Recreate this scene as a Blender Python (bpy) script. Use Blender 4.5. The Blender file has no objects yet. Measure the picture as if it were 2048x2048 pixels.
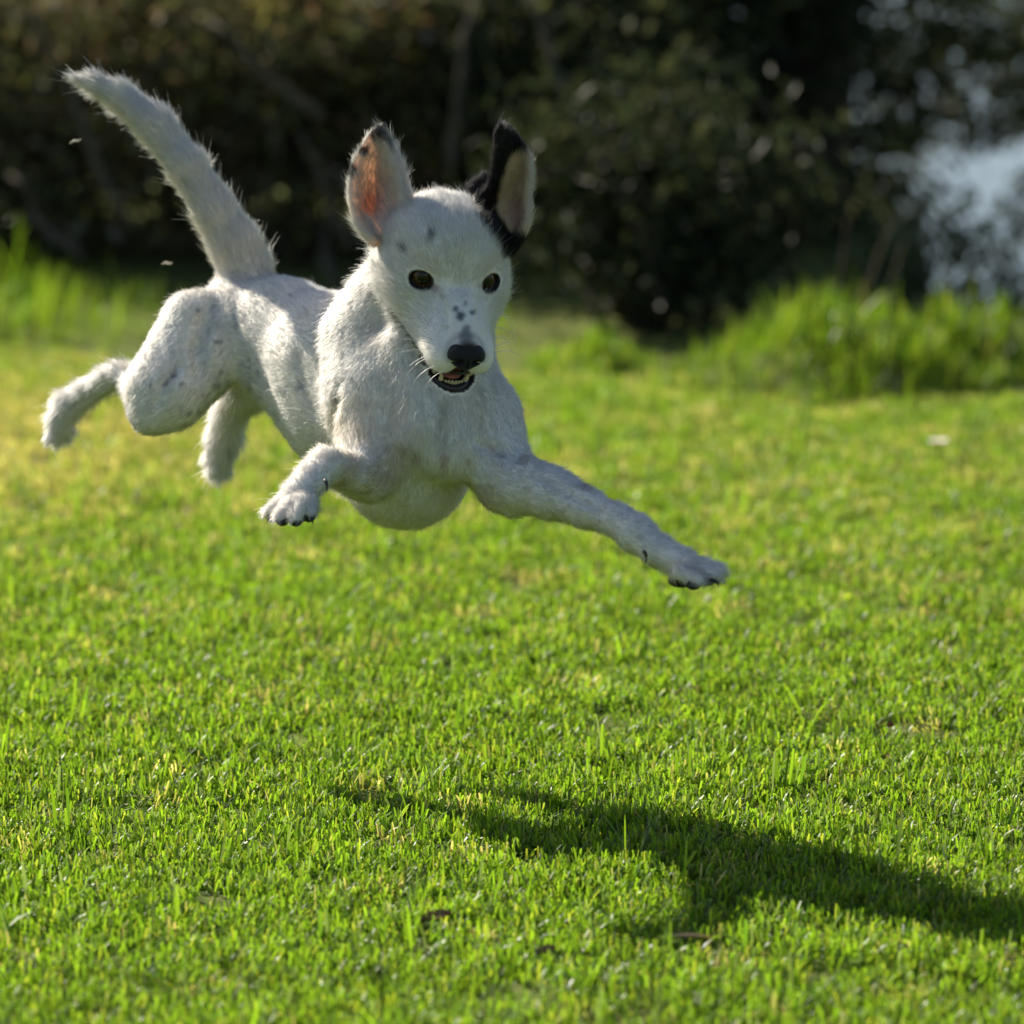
import bpy, math, random
import numpy as np
from mathutils import Vector, noise as mnoise
R = math.radians
random.seed(7)
rng = np.random.default_rng(11)
S = bpy.context.scene
COL = S.collection

# ------------------------------------------------------------------ camera, sky, sun, exposure
DF, FW = 3.6, 0.85                 # focus distance (m) and width of the view there
FL = DF / FW                       # focal length in frame widths
TH = math.atan(0.80 / FL)          # pitch: the horizon lies above the frame
CAMZ = 0.929
cam_d = bpy.data.cameras.new('camera')
cam = bpy.data.objects.new('camera', cam_d); COL.objects.link(cam)
cam.location = (0, 0, CAMZ); cam.rotation_euler = (math.pi / 2 - TH, 0, 0)
cam_d.sensor_width = 36; cam_d.lens = 36 * FL
cam_d.clip_start = 0.05; cam_d.clip_end = 6000
cam_d.dof.use_dof = True; cam_d.dof.focus_distance = DF + 0.02
cam_d.dof.aperture_fstop = 0.001 * cam_d.lens / 0.031
S.camera = cam
S.render.resolution_x = S.render.resolution_y = 1024
LT = Vector((1.02, -0.98, -1.0)).normalized()      # the way sunlight travels
SUN_EL = math.asin(-LT.z)
sun_d = bpy.data.lights.new('sun', 'SUN'); sun = bpy.data.objects.new('sun', sun_d); COL.objects.link(sun)
sun_d.energy = 5.0; sun_d.angle = R(0.53); sun_d.color = (1.0, 0.915, 0.78)
sun.rotation_euler = LT.to_track_quat('-Z', 'Y').to_euler(); sun.location = (-6, 8, 6)
world = bpy.data.worlds.new('World'); S.world = world; world.use_nodes = True
wn = world.node_tree; wn.nodes.clear()
sky = wn.nodes.new('ShaderNodeTexSky'); sky.sky_type = 'NISHITA'; sky.sun_disc = False
sky.sun_elevation = SUN_EL
sky.sun_rotation = math.atan2(-LT.x, -LT.y)
sky.air_density = 1.0; sky.dust_density = 1.2; sky.ozone_density = 1.5
bg = wn.nodes.new('ShaderNodeBackground'); bg.inputs[1].default_value = 0.055
wo = wn.nodes.new('ShaderNodeOutputWorld')
wn.links.new(sky.outputs[0], bg.inputs[0]); wn.links.new(bg.outputs[0], wo.inputs[0])
S.view_settings.view_transform = 'Standard'; S.view_settings.look = 'None'
S.view_settings.exposure = 1.1; S.view_settings.gamma = 1; S.view_settings.use_curve_mapping = False
S.cycles.max_bounces = 10; S.cycles.diffuse_bounces = 4; S.cycles.glossy_bounces = 3
S.cycles.transmission_bounces = 6; S.cycles.transparent_max_bounces = 8
S.cycles.use_denoising = True

# ------------------------------------------------------------------ helpers
def link_obj(name, me, parent=None, label=None, cat=None, group=None, kind=None, loc=None):
    o = bpy.data.objects.new(name, me); COL.objects.link(o)
    if loc is not None: o.location = loc
    if parent is not None: o.parent = parent
    if label: o['label'] = label
    if cat: o['category'] = cat
    if group: o['group'] = group
    if kind: o['kind'] = kind
    return o

def make_mesh(name, V, F, mat=None, smooth=True, attrs=None):
    """V (n,3) array, F (m,3) or (m,4) array."""
    V = np.asarray(V, np.float32); F = np.asarray(F, np.int32)
    me = bpy.data.meshes.new(name)
    n, m, k = len(V), len(F), F.shape[1] if len(F) else 3
    me.vertices.add(n); me.vertices.foreach_set('co', V.ravel())
    if m:
        me.loops.add(m * k); me.loops.foreach_set('vertex_index', F.ravel())
        me.polygons.add(m)
        me.polygons.foreach_set('loop_start', np.arange(0, m * k, k, dtype=np.int32))
        me.polygons.foreach_set('use_smooth', np.full(m, smooth))
    me.update(calc_edges=True)
    if mat is not None: me.materials.append(mat)
    for nm, (typ, arr) in (attrs or {}).items():
        a = me.attributes.new(nm, typ, 'POINT')
        arr = np.asarray(arr)
        if typ == 'FLOAT_COLOR':
            c = np.ones((n, 4), np.float32); c[:, :3] = arr; a.data.foreach_set('color', c.ravel())
        elif typ == 'FLOAT_VECTOR': a.data.foreach_set('vector', arr.astype(np.float32).ravel())
        else: a.data.foreach_set('value', arr)
    return me

class NT:
    def __init__(s, name):
        s.m = bpy.data.materials.new(name); s.m.use_nodes = True; s.t = s.m.node_tree; s.t.nodes.clear()
        s.out = s.n('ShaderNodeOutputMaterial')
    def n(s, typ, ins=None, **kw):
        nd = s.t.nodes.new(typ)
        for k, v in kw.items(): setattr(nd, k, v)
        for k, v in (ins or {}).items():
            if hasattr(v, 'is_linked') or isinstance(v, bpy.types.NodeSocket): s.t.links.new(v, nd.inputs[k])
            else: nd.inputs[k].default_value = v
        return nd
    def attr(s, name): return s.n('ShaderNodeAttribute', attribute_name=name)
    def surf(s, sock): s.t.links.new(sock, s.out.inputs['Surface']); return s.m
def rgb(c): return (c[0], c[1], c[2], 1)

def leaf_material(name, col_attr, rough=0.45, trans=0.45, spec=0.25, tboost=(1.5, 1.6, 0.8), rand=0.25):
    t = NT(name)
    a = t.attr(col_attr)
    oi = t.n('ShaderNodeObjectInfo')
    hs = t.n('ShaderNodeHueSaturation', {'Color': a.outputs['Color'], 'Saturation': 1.0})
    mv = t.n('ShaderNodeMapRange', {'Value': oi.outputs['Random'], 'To Min': 1 - rand, 'To Max': 1 + rand})
    t.t.links.new(mv.outputs[0], hs.inputs['Value'])
    d = t.n('ShaderNodeBsdfDiffuse', {'Color': hs.outputs[0]})
    vm = t.n('ShaderNodeVectorMath', {0: hs.outputs[0], 1: tboost}, operation='MULTIPLY')
    tr = t.n('ShaderNodeBsdfTranslucent', {'Color': vm.outputs[0]})
    mx = t.n('ShaderNodeMixShader', {0: trans, 1: d.outputs[0], 2: tr.outputs[0]})
    g = t.n('ShaderNodeBsdfGlossy', {'Color': (1, 1, 1, 1), 'Roughness': rough})
    fr = t.n('ShaderNodeFresnel', {'IOR': 1.4})
    fm = t.n('ShaderNodeMath', {0: fr.outputs[0], 1: spec}, operation='MULTIPLY')
    mg = t.n('ShaderNodeMixShader', {0: fm.outputs[0], 1: mx.outputs[0], 2: g.outputs[0]})
    return t.surf(mg.outputs[0])

def plain_material(name, col, rough=0.6, noise_amt=0.15, scale=60, spec=0.3, bump=0.0, coat=0.0):
    t = NT(name)
    tc = t.n('ShaderNodeTexCoord')
    nz = t.n('ShaderNodeTexNoise', {'Vector': tc.outputs['Object'], 'Scale': scale, 'Detail': 4.0})
    mr = t.n('ShaderNodeMapRange', {'Value': nz.outputs[0], 'To Min': 1 - noise_amt, 'To Max': 1 + noise_amt})
    vm = t.n('ShaderNodeVectorMath', {0: col, 1: mr.outputs[0]}, operation='MULTIPLY')
    p = t.n('ShaderNodeBsdfPrincipled', {'Base Color': vm.outputs[0], 'Roughness': rough, 'Specular IOR Level': spec, 'Coat Weight': coat, 'Coat Roughness': 0.05})
    if bump:
        b = t.n('ShaderNodeBump', {'Height': nz.outputs[0], 'Strength': 1.0, 'Distance': bump})
        t.t.links.new(b.outputs[0], p.inputs['Normal'])
    return t.surf(p.outputs[0])

FWD = np.array([0, math.cos(TH), -math.sin(TH)]); UPV = np.array([0, math.sin(TH), math.cos(TH)]); RT = np.array([1., 0, 0])
CAM = np.array([0, 0, CAMZ])
def D(px, py, dd):
    """A point of the dog: its bearing as measured in the photo (1932 units across), its depth dd in mm behind the eyes."""
    z = DF + dd * 0.001
    return CAM + FWD * z + RT * ((px / 1932 - .5) * z / FL) - UPV * ((py / 1932 - .5) * z / FL)
def at_ground(px, py):
    d = FWD + RT * ((px / 1932 - .5) / FL) - UPV * ((py / 1932 - .5) / FL)
    return CAM + d * (-CAMZ / d[2])
U = FW / 1932                      # metres per photo unit at the focus distance

def tube(pts, radii, seg=8, cap=True):
    pts = np.asarray(pts, float); n = len(pts)
    tan = np.gradient(pts, axis=0); tan /= np.linalg.norm(tan, axis=1)[:, None] + 1e-12
    ref = np.array([0, 0, 1.]) if abs(tan[0][2]) < .9 else np.array([1., 0, 0])
    V, F = [], []
    for i in range(n):
        a = np.cross(tan[i], ref); a /= np.linalg.norm(a) + 1e-12; b = np.cross(a, tan[i])
        for k in range(seg):
            w = 2 * math.pi * k / seg
            V.append(pts[i] + radii[i] * (math.cos(w) * a + math.sin(w) * b))
    for i in range(n - 1):
        for k in range(seg):
            k2 = (k + 1) % seg
            F.append((i * seg + k, i * seg + k2, (i + 1) * seg + k2, (i + 1) * seg + k))
    if cap:
        V.append(pts[0]); V.append(pts[-1]); c0, c1 = len(V) - 2, len(V) - 1
        for k in range(seg):
            k2 = (k + 1) % seg
            F.append((c0, c0, k2, k)); F.append((c1, c1, (n - 1) * seg + k, (n - 1) * seg + k2))
    T = []
    for f in F:                      # triangles throughout
        if f[0] == f[1]: T.append((f[0], f[2], f[3]))
        else: T += [(f[0], f[1], f[2]), (f[0], f[2], f[3])]
    return np.array(V), np.array(T)

# ------------------------------------------------------------------ the setting: ground, water
t = NT('turf_soil')
tc = t.n('ShaderNodeTexCoord')
n1 = t.n('ShaderNodeTexNoise', {'Vector': tc.outputs['Object'], 'Scale': 45.0, 'Detail': 6.0, 'Roughness': 0.7})
cr = t.n('ShaderNodeValToRGB', {0: n1.outputs[0]})
cr.color_ramp.elements[0].position = .3; cr.color_ramp.elements[0].color = (.06, .085, .015, 1)
cr.color_ramp.elements[1].position = .75; cr.color_ramp.elements[1].color = (.20, .22, .07, 1)
b = t.n('ShaderNodeBump', {'Height': n1.outputs[0], 'Distance': 0.01})
p = t.n('ShaderNodeBsdfPrincipled', {'Base Color': cr.outputs[0], 'Roughness': 0.95, 'Normal': b.outputs[0], 'Specular IOR Level': .1})
M_SOIL = t.surf(p.outputs[0])
def ground_z(x, y):
    """The lawn is level with gentle swells; beyond the hedge it drops to the shore, sooner at the right."""
    z = 0.006 * np.sin(x * 1.7 + y * .9) * np.sin(y * 1.3 - x * .4)
    w = np.clip((x / np.maximum(y, 1.0) - .084) / .022, 0, 1); w = w * w * (3 - 2 * w)
    return z - 2.6 * np.clip((y - (8.6 - 2.25 * w)) / 2.6, 0, 1) ** 1.3
gx = np.concatenate([np.linspace(-400, -8, 14), np.linspace(-7, 7, 70), np.linspace(8, 400, 14)])
gy = np.concatenate([np.linspace(-400, 0, 14), np.linspace(.5, 14, 130), [15.0]])
XX, YY = np.meshgrid(gx, gy, indexing='ij'); ZZ = ground_z(XX, YY)
nx_, ny_ = XX.shape
idx = np.arange(nx_ * ny_).reshape(nx_, ny_)
GF = np.stack([idx[:-1, :-1], idx[1:, :-1], idx[1:, 1:], idx[:-1, 1:]], -1).reshape(-1, 4)
link_obj('ground', make_mesh('ground', np.stack([XX, YY, ZZ], -1).reshape(-1, 3), GF, M_SOIL), kind='structure')
t = NT('lake_water')
tc = t.n('ShaderNodeTexCoord')
mp = t.n('ShaderNodeMapping', {'Vector': tc.outputs['Object'], 'Scale': (1.0, 0.5, 1.0)})
n1 = t.n('ShaderNodeTexNoise', {'Vector': mp.outputs[0], 'Scale': 2.2, 'Detail': 5.0})
b = t.n('ShaderNodeBump', {'Height': n1.outputs[0], 'Distance': 0.25, 'Strength': .6})
p = t.n('ShaderNodeBsdfPrincipled', {'Base Color': (.15, .20, .24, 1), 'Roughness': 0.25, 'IOR': 1.33, 'Normal': b.outputs[0]})
M_WATER = t.surf(p.outputs[0])
link_obj('water', make_mesh('water', [(-3000, 9.8, -2.2), (3000, 9.8, -2.2), (3000, 5000, -2.2), (-3000, 5000, -2.2)], [(0, 1, 2, 3)], M_WATER), kind='structure')

# ------------------------------------------------------------------ grass
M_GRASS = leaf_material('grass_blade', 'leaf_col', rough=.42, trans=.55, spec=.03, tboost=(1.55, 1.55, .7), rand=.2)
def blades(n, rad, hmin, hmax, wmin, wmax, lean, palette, rg, seg=3, blunt=.55, curl=.6):
    V, F, C = [], [], []
    for i in range(n):
        r_ = rad * math.sqrt(rg.random()); an = rg.random() * 2 * math.pi
        base = np.array([r_ * math.cos(an), r_ * math.sin(an), 0.])
        h = hmin + (hmax - hmin) * rg.random() ** 1.3; w = wmin + (wmax - wmin) * rg.random()
        az = rg.random() * 2 * math.pi; ln = lean * abs(rg.normal()) * .8
        dr = np.array([math.cos(az), math.sin(az), 0.]); sd0 = az + math.pi / 2 + rg.normal() * .5
        sd = np.array([math.cos(sd0), math.sin(sd0), 0.])
        c = np.array(palette[rg.choice(len(palette), p=PALW(palette))][0]) * (1 + .25 * rg.normal() * .6)
        p_ = base.copy(); s0 = len(V)
        for k in range(seg + 1):
            f = k / seg
            ww = w * (1 - (1 - blunt) * f ** 2) * (.55 + .9 * f if f < .5 else 1)
            sag = .12 * w
            V.append(p_ - sd * ww / 2); V.append(p_ + sd * ww / 2)
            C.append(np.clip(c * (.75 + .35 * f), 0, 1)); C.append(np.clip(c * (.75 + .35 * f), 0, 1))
            a = min(ln + curl * ln * f * 2, 1.75)
            p_ = p_ + (dr * math.sin(a) + np.array([0, 0, math.cos(a)])) * h / seg
        for k in range(seg):
            q = s0 + 2 * k; F.append((q, q + 1, q + 3, q + 2))
    return np.array(V), np.array(F), np.array(C)
def PALW(p):
    w = np.array([x[1] for x in p], float); return w / w.sum()

def instanced_stuff(name, variants, pts, rots, scales, vid, mat, label=None, cat=None, kind='stuff', nrm=None):
    """One object whose own mesh holds a few tufts and the points they grow from; geometry nodes repeat them."""
    Vs, Fs, Cs, K = [], [], [], []
    off = 0
    for k, (V, F, C) in enumerate(variants):
        Vs.append(V); Fs.append(F + off); Cs.append(C); K.append(np.full(len(V), k)); off += len(V)
    npt = len(pts)
    V = np.concatenate(Vs + [pts]); F = np.concatenate(Fs); C = np.concatenate(Cs + [np.zeros((npt, 3))])
    kk = np.concatenate(K + [vid + 100]).astype(np.int32)
    rot = np.zeros((len(V), 3), np.float32); rot[off:] = rots
    sc = np.ones(len(V), np.float32); sc[off:] = scales
    me = make_mesh(name, V, F, mat, smooth=True, attrs={'leaf_col': ('FLOAT_COLOR', C), 'vid': ('INT', kk), 'rot': ('FLOAT_VECTOR', rot), 'scl': ('FLOAT', sc)})
    o = link_obj(name, me, label=label, cat=cat, kind=kind)
    ng = bpy.data.node_groups.new(name + '_nodes', 'GeometryNodeTree')
    ng.interface.new_socket('Geometry', in_out='INPUT', socket_type='NodeSocketGeometry')
    ng.interface.new_socket('Geometry', in_out='OUTPUT', socket_type='NodeSocketGeometry')
    gi = ng.nodes.new('NodeGroupInput'); go = ng.nodes.new('NodeGroupOutput'); jn = ng.nodes.new('GeometryNodeJoinGeometry')
    def named(nm, ty):
        a = ng.nodes.new('GeometryNodeInputNamedAttribute'); a.data_type = ty; a.inputs[0].default_value = nm; return a.outputs[0]
    va, ra, sa = named('vid', 'INT'), named('rot', 'FLOAT_VECTOR'), named('scl', 'FLOAT')
    er = ng.nodes.new('FunctionNodeEulerToRotation'); ng.links.new(ra, er.inputs[0])
    def eq(val):
        c = ng.nodes.new('FunctionNodeCompare'); c.data_type = 'INT'; c.operation = 'EQUAL'
        ng.links.new(va, c.inputs[2]); c.inputs[3].default_value = val; return c.outputs[0]
    for k in range(len(variants)):
        s1 = ng.nodes.new('GeometryNodeSeparateGeometry'); ng.links.new(gi.outputs[0], s1.inputs[0]); ng.links.new(eq(k), s1.inputs[1])
        s2 = ng.nodes.new('GeometryNodeSeparateGeometry'); ng.links.new(gi.outputs[0], s2.inputs[0]); ng.links.new(eq(k + 100), s2.inputs[1])
        io = ng.nodes.new('GeometryNodeInstanceOnPoints')
        ng.links.new(s2.outputs[0], io.inputs['Points']); ng.links.new(s1.outputs[0], io.inputs['Instance'])
        ng.links.new(er.outputs[0], io.inputs['Rotation']); ng.links.new(sa, io.inputs['Scale'])
        ng.links.new(io.outputs[0], jn.inputs[0])
    ng.links.new(jn.outputs[0], go.inputs[0])
    md = o.modifiers.new('grow', 'NODES'); md.node_group = ng
    return o

PAL_LAWN = [((.145, .255, .022), 5), ((.180, .295, .028), 4), ((.085, .170, .022), 2.5), ((.27, .32, .05), 1.4), ((.14, .20, .09), 1.8), ((.30, .30, .14), .3)]
PAL_DRY = [((.25, .28, .08), 4), ((.36, .34, .15), 4), ((.44, .38, .22), 3)]
def lawn_edge(x):                  # where mown turf gives way to rough grass (farther off on the left)
    return 5.72 - 0.33 * x + .06 * np.sin(x * 5.1)
def scatter(area_fn, dens_fn, ymin, ymax, xhalf_fn):
    out = []
    for y0 in np.arange(ymin, ymax, .25):
        xh = xhalf_fn(y0 + .12); n = int(dens_fn(y0 + .12) * .25 * 2 * xh)
        x = rng.uniform(-xh, xh, n); y = rng.uniform(y0, y0 + .25, n)
        m = area_fn(x, y); out.append(np.stack([x[m], y[m]], 1))
    P = np.concatenate(out)
    return np.concatenate([P, ground_z(P[:, 0], P[:, 1])[:, None]], 1)
tv = [blades(64, .026, .008, .018, .0014, .0028, .85, PAL_LAWN if k < 9 else PAL_DRY, rng) for k in range(12)]
P = scatter(lambda x, y: y < lawn_edge(x) + .2, lambda y: 2300, 2.1, 6.9, lambda y: .25 + y * .125 + .55)
n = len(P)
tall = np.array([mnoise.noise(Vector((a * 9, b_ * 9, 3.1))) for a, b_ in P[:, :2]])
sc = (.82 + .3 * rng.random(n)) * (1 + .22 * tall) 
rot = np.stack([rng.normal(0, .12, n), rng.normal(0, .12, n), rng.uniform(0, 6.283, n)], 1)
dry = rng.random(n) < np.clip((P[:, 1] - 4.0) / 4.0 + .12 * tall, 0.02, .24) + .9 * np.exp(-((P[:, 0] + .75) / .35) ** 2 - ((P[:, 1] - 5.4) / .55) ** 2)
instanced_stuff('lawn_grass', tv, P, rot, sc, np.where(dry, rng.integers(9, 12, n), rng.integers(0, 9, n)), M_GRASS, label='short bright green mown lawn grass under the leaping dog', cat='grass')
# a few longer blades standing proud of the turf
tv = [blades(4, .012, .026, .044, .002, .0036, .42, PAL_LAWN[:5], rng) for _ in range(6)]
P = scatter(lambda x, y: y < lawn_edge(x), lambda y: 90, 2.1, 6.5, lambda y: .25 + y * .125 + .5); n = len(P)
rot = np.stack([rng.normal(0, .12, n), rng.normal(0, .12, n), rng.uniform(0, 6.283, n)], 1)
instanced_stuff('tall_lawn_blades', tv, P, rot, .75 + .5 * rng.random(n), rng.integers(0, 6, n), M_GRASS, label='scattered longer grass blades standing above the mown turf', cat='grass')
# rough grass between lawn and hedge
PAL_ROUGH = [((.13, .23, .02), 5), ((.19, .27, .03), 4), ((.07, .15, .02), 3), ((.26, .28, .08), 1)]
tv = [blades(14, .035, .05, .15, .003, .006, .72, PAL_ROUGH, rng, seg=4, blunt=.15, curl=.9) for _ in range(6)]
def rough_h(x, y):
    h = .42 + .16 * np.sin(x * 5.3 + 1) + .14 * np.sin(x * 12.1 + y * 3)
    bank = np.exp(-((x + .85) / .3) ** 2) * .5
    gap = np.exp(-((x - .16) / .17) ** 2)
    return np.clip(h * np.where(x > .4, 1.05, .85) + bank - .42 * gap, .10, 1.5)
P = scatter(lambda x, y: (y > lawn_edge(x)) & (y < lawn_edge(x) + np.where((x > .02) & (x < .40), .13 + .1 * np.abs(x - .2) / .2, .75)), lambda y: 460, 5.3, 7.4, lambda y: 1.9); n = len(P)
rot = np.stack([rng.normal(0, .1, n), rng.normal(0, .1, n), rng.uniform(0, 6.283, n)], 1)
instanced_stuff('rough_grass', tv, P, rot, rough_h(P[:, 0], P[:, 1]) * (.6 + .7 * rng.random(n)) * np.clip((P[:, 1] - lawn_edge(P[:, 0])) / .35, .3, 1), rng.integers(0, 6, n), M_GRASS, label='unmown bright green grass along the foot of the dark hedge', cat='grass')
# the grassy hummock right of the dog: a thing of its own
def clump(name, cx, cy, rx, ry, hgt, n, label, hmin=.04, hmax=.10):
    V, F, C = [], [], []; off = 0
    th = np.linspace(0, 2 * math.pi, 40, endpoint=False); rr = np.linspace(0, 1, 9)
    for k in range(n):
        a, r_ = rng.uniform(0, 6.283), math.sqrt(rng.random())
        x, y = rx * r_ * math.cos(a), ry * r_ * math.sin(a); z = hgt * (1 - r_ * r_) * (.8 + .4 * rng.random())
        v, f, c = blades(7, .02, hmin, hmax, .003, .006, .55, PAL_ROUGH, rng, seg=3, blunt=.15, curl=.9); v = v * (1 - .55 * r_)
        V.append(v + (x, y, max(z - .02, 0))); F.append(f + off); C.append(c); off += len(v)
    o = link_obj(name, None, label=label, cat='grass clump', loc=(cx, cy, float(ground_z(cx, cy))))
    me = make_mesh('blades', np.concatenate(V), np.concatenate(F), M_GRASS, attrs={'leaf_col': ('FLOAT_COLOR', np.concatenate(C))})
    link_obj('blades', me, parent=o, kind='stuff')
    mv, mf = [], []
    for i, q in enumerate(rr):
        for w in th: mv.append((rx * q * math.cos(w), ry * q * math.sin(w), hgt * (1 - q * q) * .95 - .004 - .02 * q))
    for i in range(len(rr) - 1):
        for k in range(40): mf.append((i * 40 + k, (i + 1) * 40 + k, (i + 1) * 40 + (k + 1) % 40, i * 40 + (k + 1) % 40))
    link_obj('mound', make_mesh('mound', mv, mf, M_SOIL), parent=o)
c = at_ground(1580, 745); clump('grass_clump', c[0], c[1] + .12, .23, .24, .075, 480, 'bright lush grass hummock before the dark tree, right of the dog')
c = at_ground(1120, 715); clump('grass_clump', c[0], c[1] + .12, .10, .10, .03, 110, 'small low green grass clump just right of the dog, before the hedge',   .03, .065)
c = at_ground(1850, 745); clump('grass_clump', c[0], c[1] + .2, .17, .16, .05, 220, 'low spreading grass clump at the right edge of the lawn', .05, .11)

# ------------------------------------------------------------------ hedge, tree and dry stalks
M_LEAF = leaf_material('hedge_leaf', 'leaf_col', rough=.5, trans=.40, spec=.02, tboost=(1.1, 1.1, .75), rand=0)
M_BARK = plain_material('bark', (.055, .042, .032), .9, .4, 40, bump=.004)
M_TWIG = plain_material('dry_stalk', (.15, .12, .07), .8, .3, 30)
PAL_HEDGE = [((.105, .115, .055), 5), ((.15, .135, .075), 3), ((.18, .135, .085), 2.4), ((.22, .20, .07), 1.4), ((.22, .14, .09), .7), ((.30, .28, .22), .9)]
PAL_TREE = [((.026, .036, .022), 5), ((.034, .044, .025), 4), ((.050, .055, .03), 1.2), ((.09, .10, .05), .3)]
def leaf_cloud(pts, size, palette):
    n = len(pts)
    d = rng.normal(size=(n, 3)); d /= np.linalg.norm(d, axis=1)[:, None]
    e = rng.normal(size=(n, 3)); e -= (e * d).sum(1)[:, None] * d; e /= np.linalg.norm(e, axis=1)[:, None]
    nn = np.cross(d, e)
    L = size * (.6 + .8 * rng.random(n))[:, None]; Wd = L * .42
    V = np.stack([pts - d * L / 2, pts - d * L * .05 + e * Wd / 2 + nn * L * .06, pts + d * L / 2, pts - d * L * .05 - e * Wd / 2 + nn * L * .06], 1).reshape(-1, 3)
    i = np.arange(n)[:, None] * 4
    F = np.concatenate([i + [0, 1, 2], i + [0, 2, 3]], 1).reshape(-1, 3)
    pc = np.array([x[0] for x in palette]); c = pc[rng.choice(len(palette), n, p=PALW(palette))] * (1 + .3 * rng.normal(size=(n, 1))).clip(.4, 1.8)
    return V, F, np.repeat(c, 4, 0)
def wiggle(a, b_, n=7, amp=.06):
    a, b_ = np.array(a, float), np.array(b_, float); f = np.linspace(0, 1, n)[:, None]
    w = np.cumsum(rng.normal(0, amp / 2, (n, 3)), 0); w[0] = 0
    return a + (b_ - a) * f + w
def at(px, py, yd):                # the point on a bearing, at distance yd along the ground
    d = FWD + RT * ((px / 1932 - .5) / FL) - UPV * ((py / 1932 - .5) / FL); return CAM + d * (yd / d[1])
def shrub(x, y, rx, ry, h, nleaf, label, palette, size=.03, group='shrubs of the dark hedge', nbr=7, spread=.045):
    o = link_obj('shrub', None, label=label, cat='shrub', group=group, loc=(x, y, float(ground_z(x, y))))
    nb = max(20, nleaf // 55)      # leaves gathered on twigs, with gaps between
    u_ = rng.normal(size=(nb, 3)); u_ /= np.linalg.norm(u_, axis=1)[:, None]
    rad = rng.random(nb) ** .42
    cb = u_ * rad[:, None] * [rx, ry, h * .5] + [0, 0, h * .5]
    who = rng.integers(0, nb, nleaf)
    pts = cb[who] + rng.normal(size=(nleaf, 3)) * [spread * 1.2, spread, spread]
    pts = pts[pts[:, 2] > .005]
    V, F, C = leaf_cloud(pts, size, palette)
    link_obj('foliage', make_mesh('foliage', V, F, M_LEAF, smooth=False, attrs={'leaf_col': ('FLOAT_COLOR', C)}), parent=o, kind='stuff')
    for k in range(nbr):
        e = cb[rng.integers(0, nb)]; s_ = np.array([rng.normal(0, .05), rng.normal(0, .05), 0])
        v, f = tube(wiggle(s_, e, 6, .02), np.linspace(.009, .003, 6), 6)
        link_obj('branch', make_mesh('branch', v, f, M_BARK), parent=o)
    return o
HY = 7.2
M_TWIG2 = plain_material('grey_twig', (.085, .07, .05), .9, .3, 60)
hed = [(-1.75, 'outermost brown-leaved shrub beyond the left edge'), (-1.25, 'brown-leaved shrub at the far left behind the raised tail tip'), (-.80, 'dense bronze-leaved shrub behind the white tail'),
       (-.36, 'dark shrub directly behind the pricked ears'), (.05, 'olive-leaved shrub right of the black ear')]
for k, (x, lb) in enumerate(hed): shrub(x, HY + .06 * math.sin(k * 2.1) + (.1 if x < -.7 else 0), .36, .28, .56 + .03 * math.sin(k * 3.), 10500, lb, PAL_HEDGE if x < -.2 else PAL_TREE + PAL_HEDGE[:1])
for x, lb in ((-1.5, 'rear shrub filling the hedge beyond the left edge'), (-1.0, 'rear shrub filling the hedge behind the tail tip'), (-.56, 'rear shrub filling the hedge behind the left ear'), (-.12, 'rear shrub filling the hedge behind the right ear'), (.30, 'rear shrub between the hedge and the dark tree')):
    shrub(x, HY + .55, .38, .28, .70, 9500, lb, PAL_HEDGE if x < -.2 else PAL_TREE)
shrub(.21, 6.42, .24, .20, .36, 4200, 'low dark shrub reaching forward to the lawn between the two grass clumps', PAL_TREE, nbr=9)
# bare boughs leaning through the front of the hedge
bs = [o_ for o_ in COL.objects if o_.get('label', '').startswith(('dense bronze', 'brown-leaved shrub at the far left', 'dark shrub directly'))]
for o_, lst in zip(bs, (((60, 20, 250, 430), (20, 330, 140, 470)), ((395, 40, 560, 250), (560, 250, 640, 470), (610, 430, 640, 560)), ((900, -10, 860, 330), (1000, -10, 1090, 300)))):
    for (x0, y0, x1, y1) in lst:
        a, b_ = at(x0, y0, 6.86) - np.array(o_.location), at(x1, y1, 6.82) - np.array(o_.location)
        v, f = tube(wiggle(a, b_, 9, .012), np.linspace(.005, .009, 9), 6); link_obj('branch', make_mesh('branch', v, f, M_TWIG2), parent=o_)
# low pale shrub above the shore, under the gap
PAL_PALE = [((.17, .20, .13), 3), ((.25, .26, .19), 2), ((.10, .13, .06), 2)]
c = at(1860, 560, 7.25)
shrub(c[0], 7.25, .36, .2, .76, 9000, 'low pale grey-green shrub under the bright gap at right', PAL_PALE, size=.03, group=None, nbr=5, spread=.035)

TX, TY = .52, 7.5
tree = link_obj('tree', None, label='dark broad tree with leaning boughs, right of the dog', cat='tree', loc=(TX, TY, float(ground_z(TX, TY))))
v, f = tube(wiggle((0, 0, -.03), (.03, .06, 1.0), 8, .015), np.linspace(.075, .045, 8), 12); link_obj('trunk', make_mesh('trunk', v, f, M_BARK), parent=tree)
def tl(px, py, yd): return at(px, py, yd) - np.array([TX, TY, 0])
for a, b_, r0 in (((0, 0, .06), tl(1380, 120, 7.2), .028), ((0, .02, .55), (.85, .1, .50), .014), (tl(1640, 175, 7.6), tl(1960, 290, 7.7), .010), ((0, 0, .15), (-.35, .1, .7), .02), ((.02, 0, .5), (.6, .15, 1.0), .025), ((0, 0, .1), tl(1360, 640, 7.0), .010)):
    pp = wiggle(a, b_, 9, .014); v, f = tube(pp, np.linspace(r0, .004, 9), 8); link_obj('branch', make_mesh('branch', v, f, M_BARK), parent=tree)
pts = []
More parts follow.
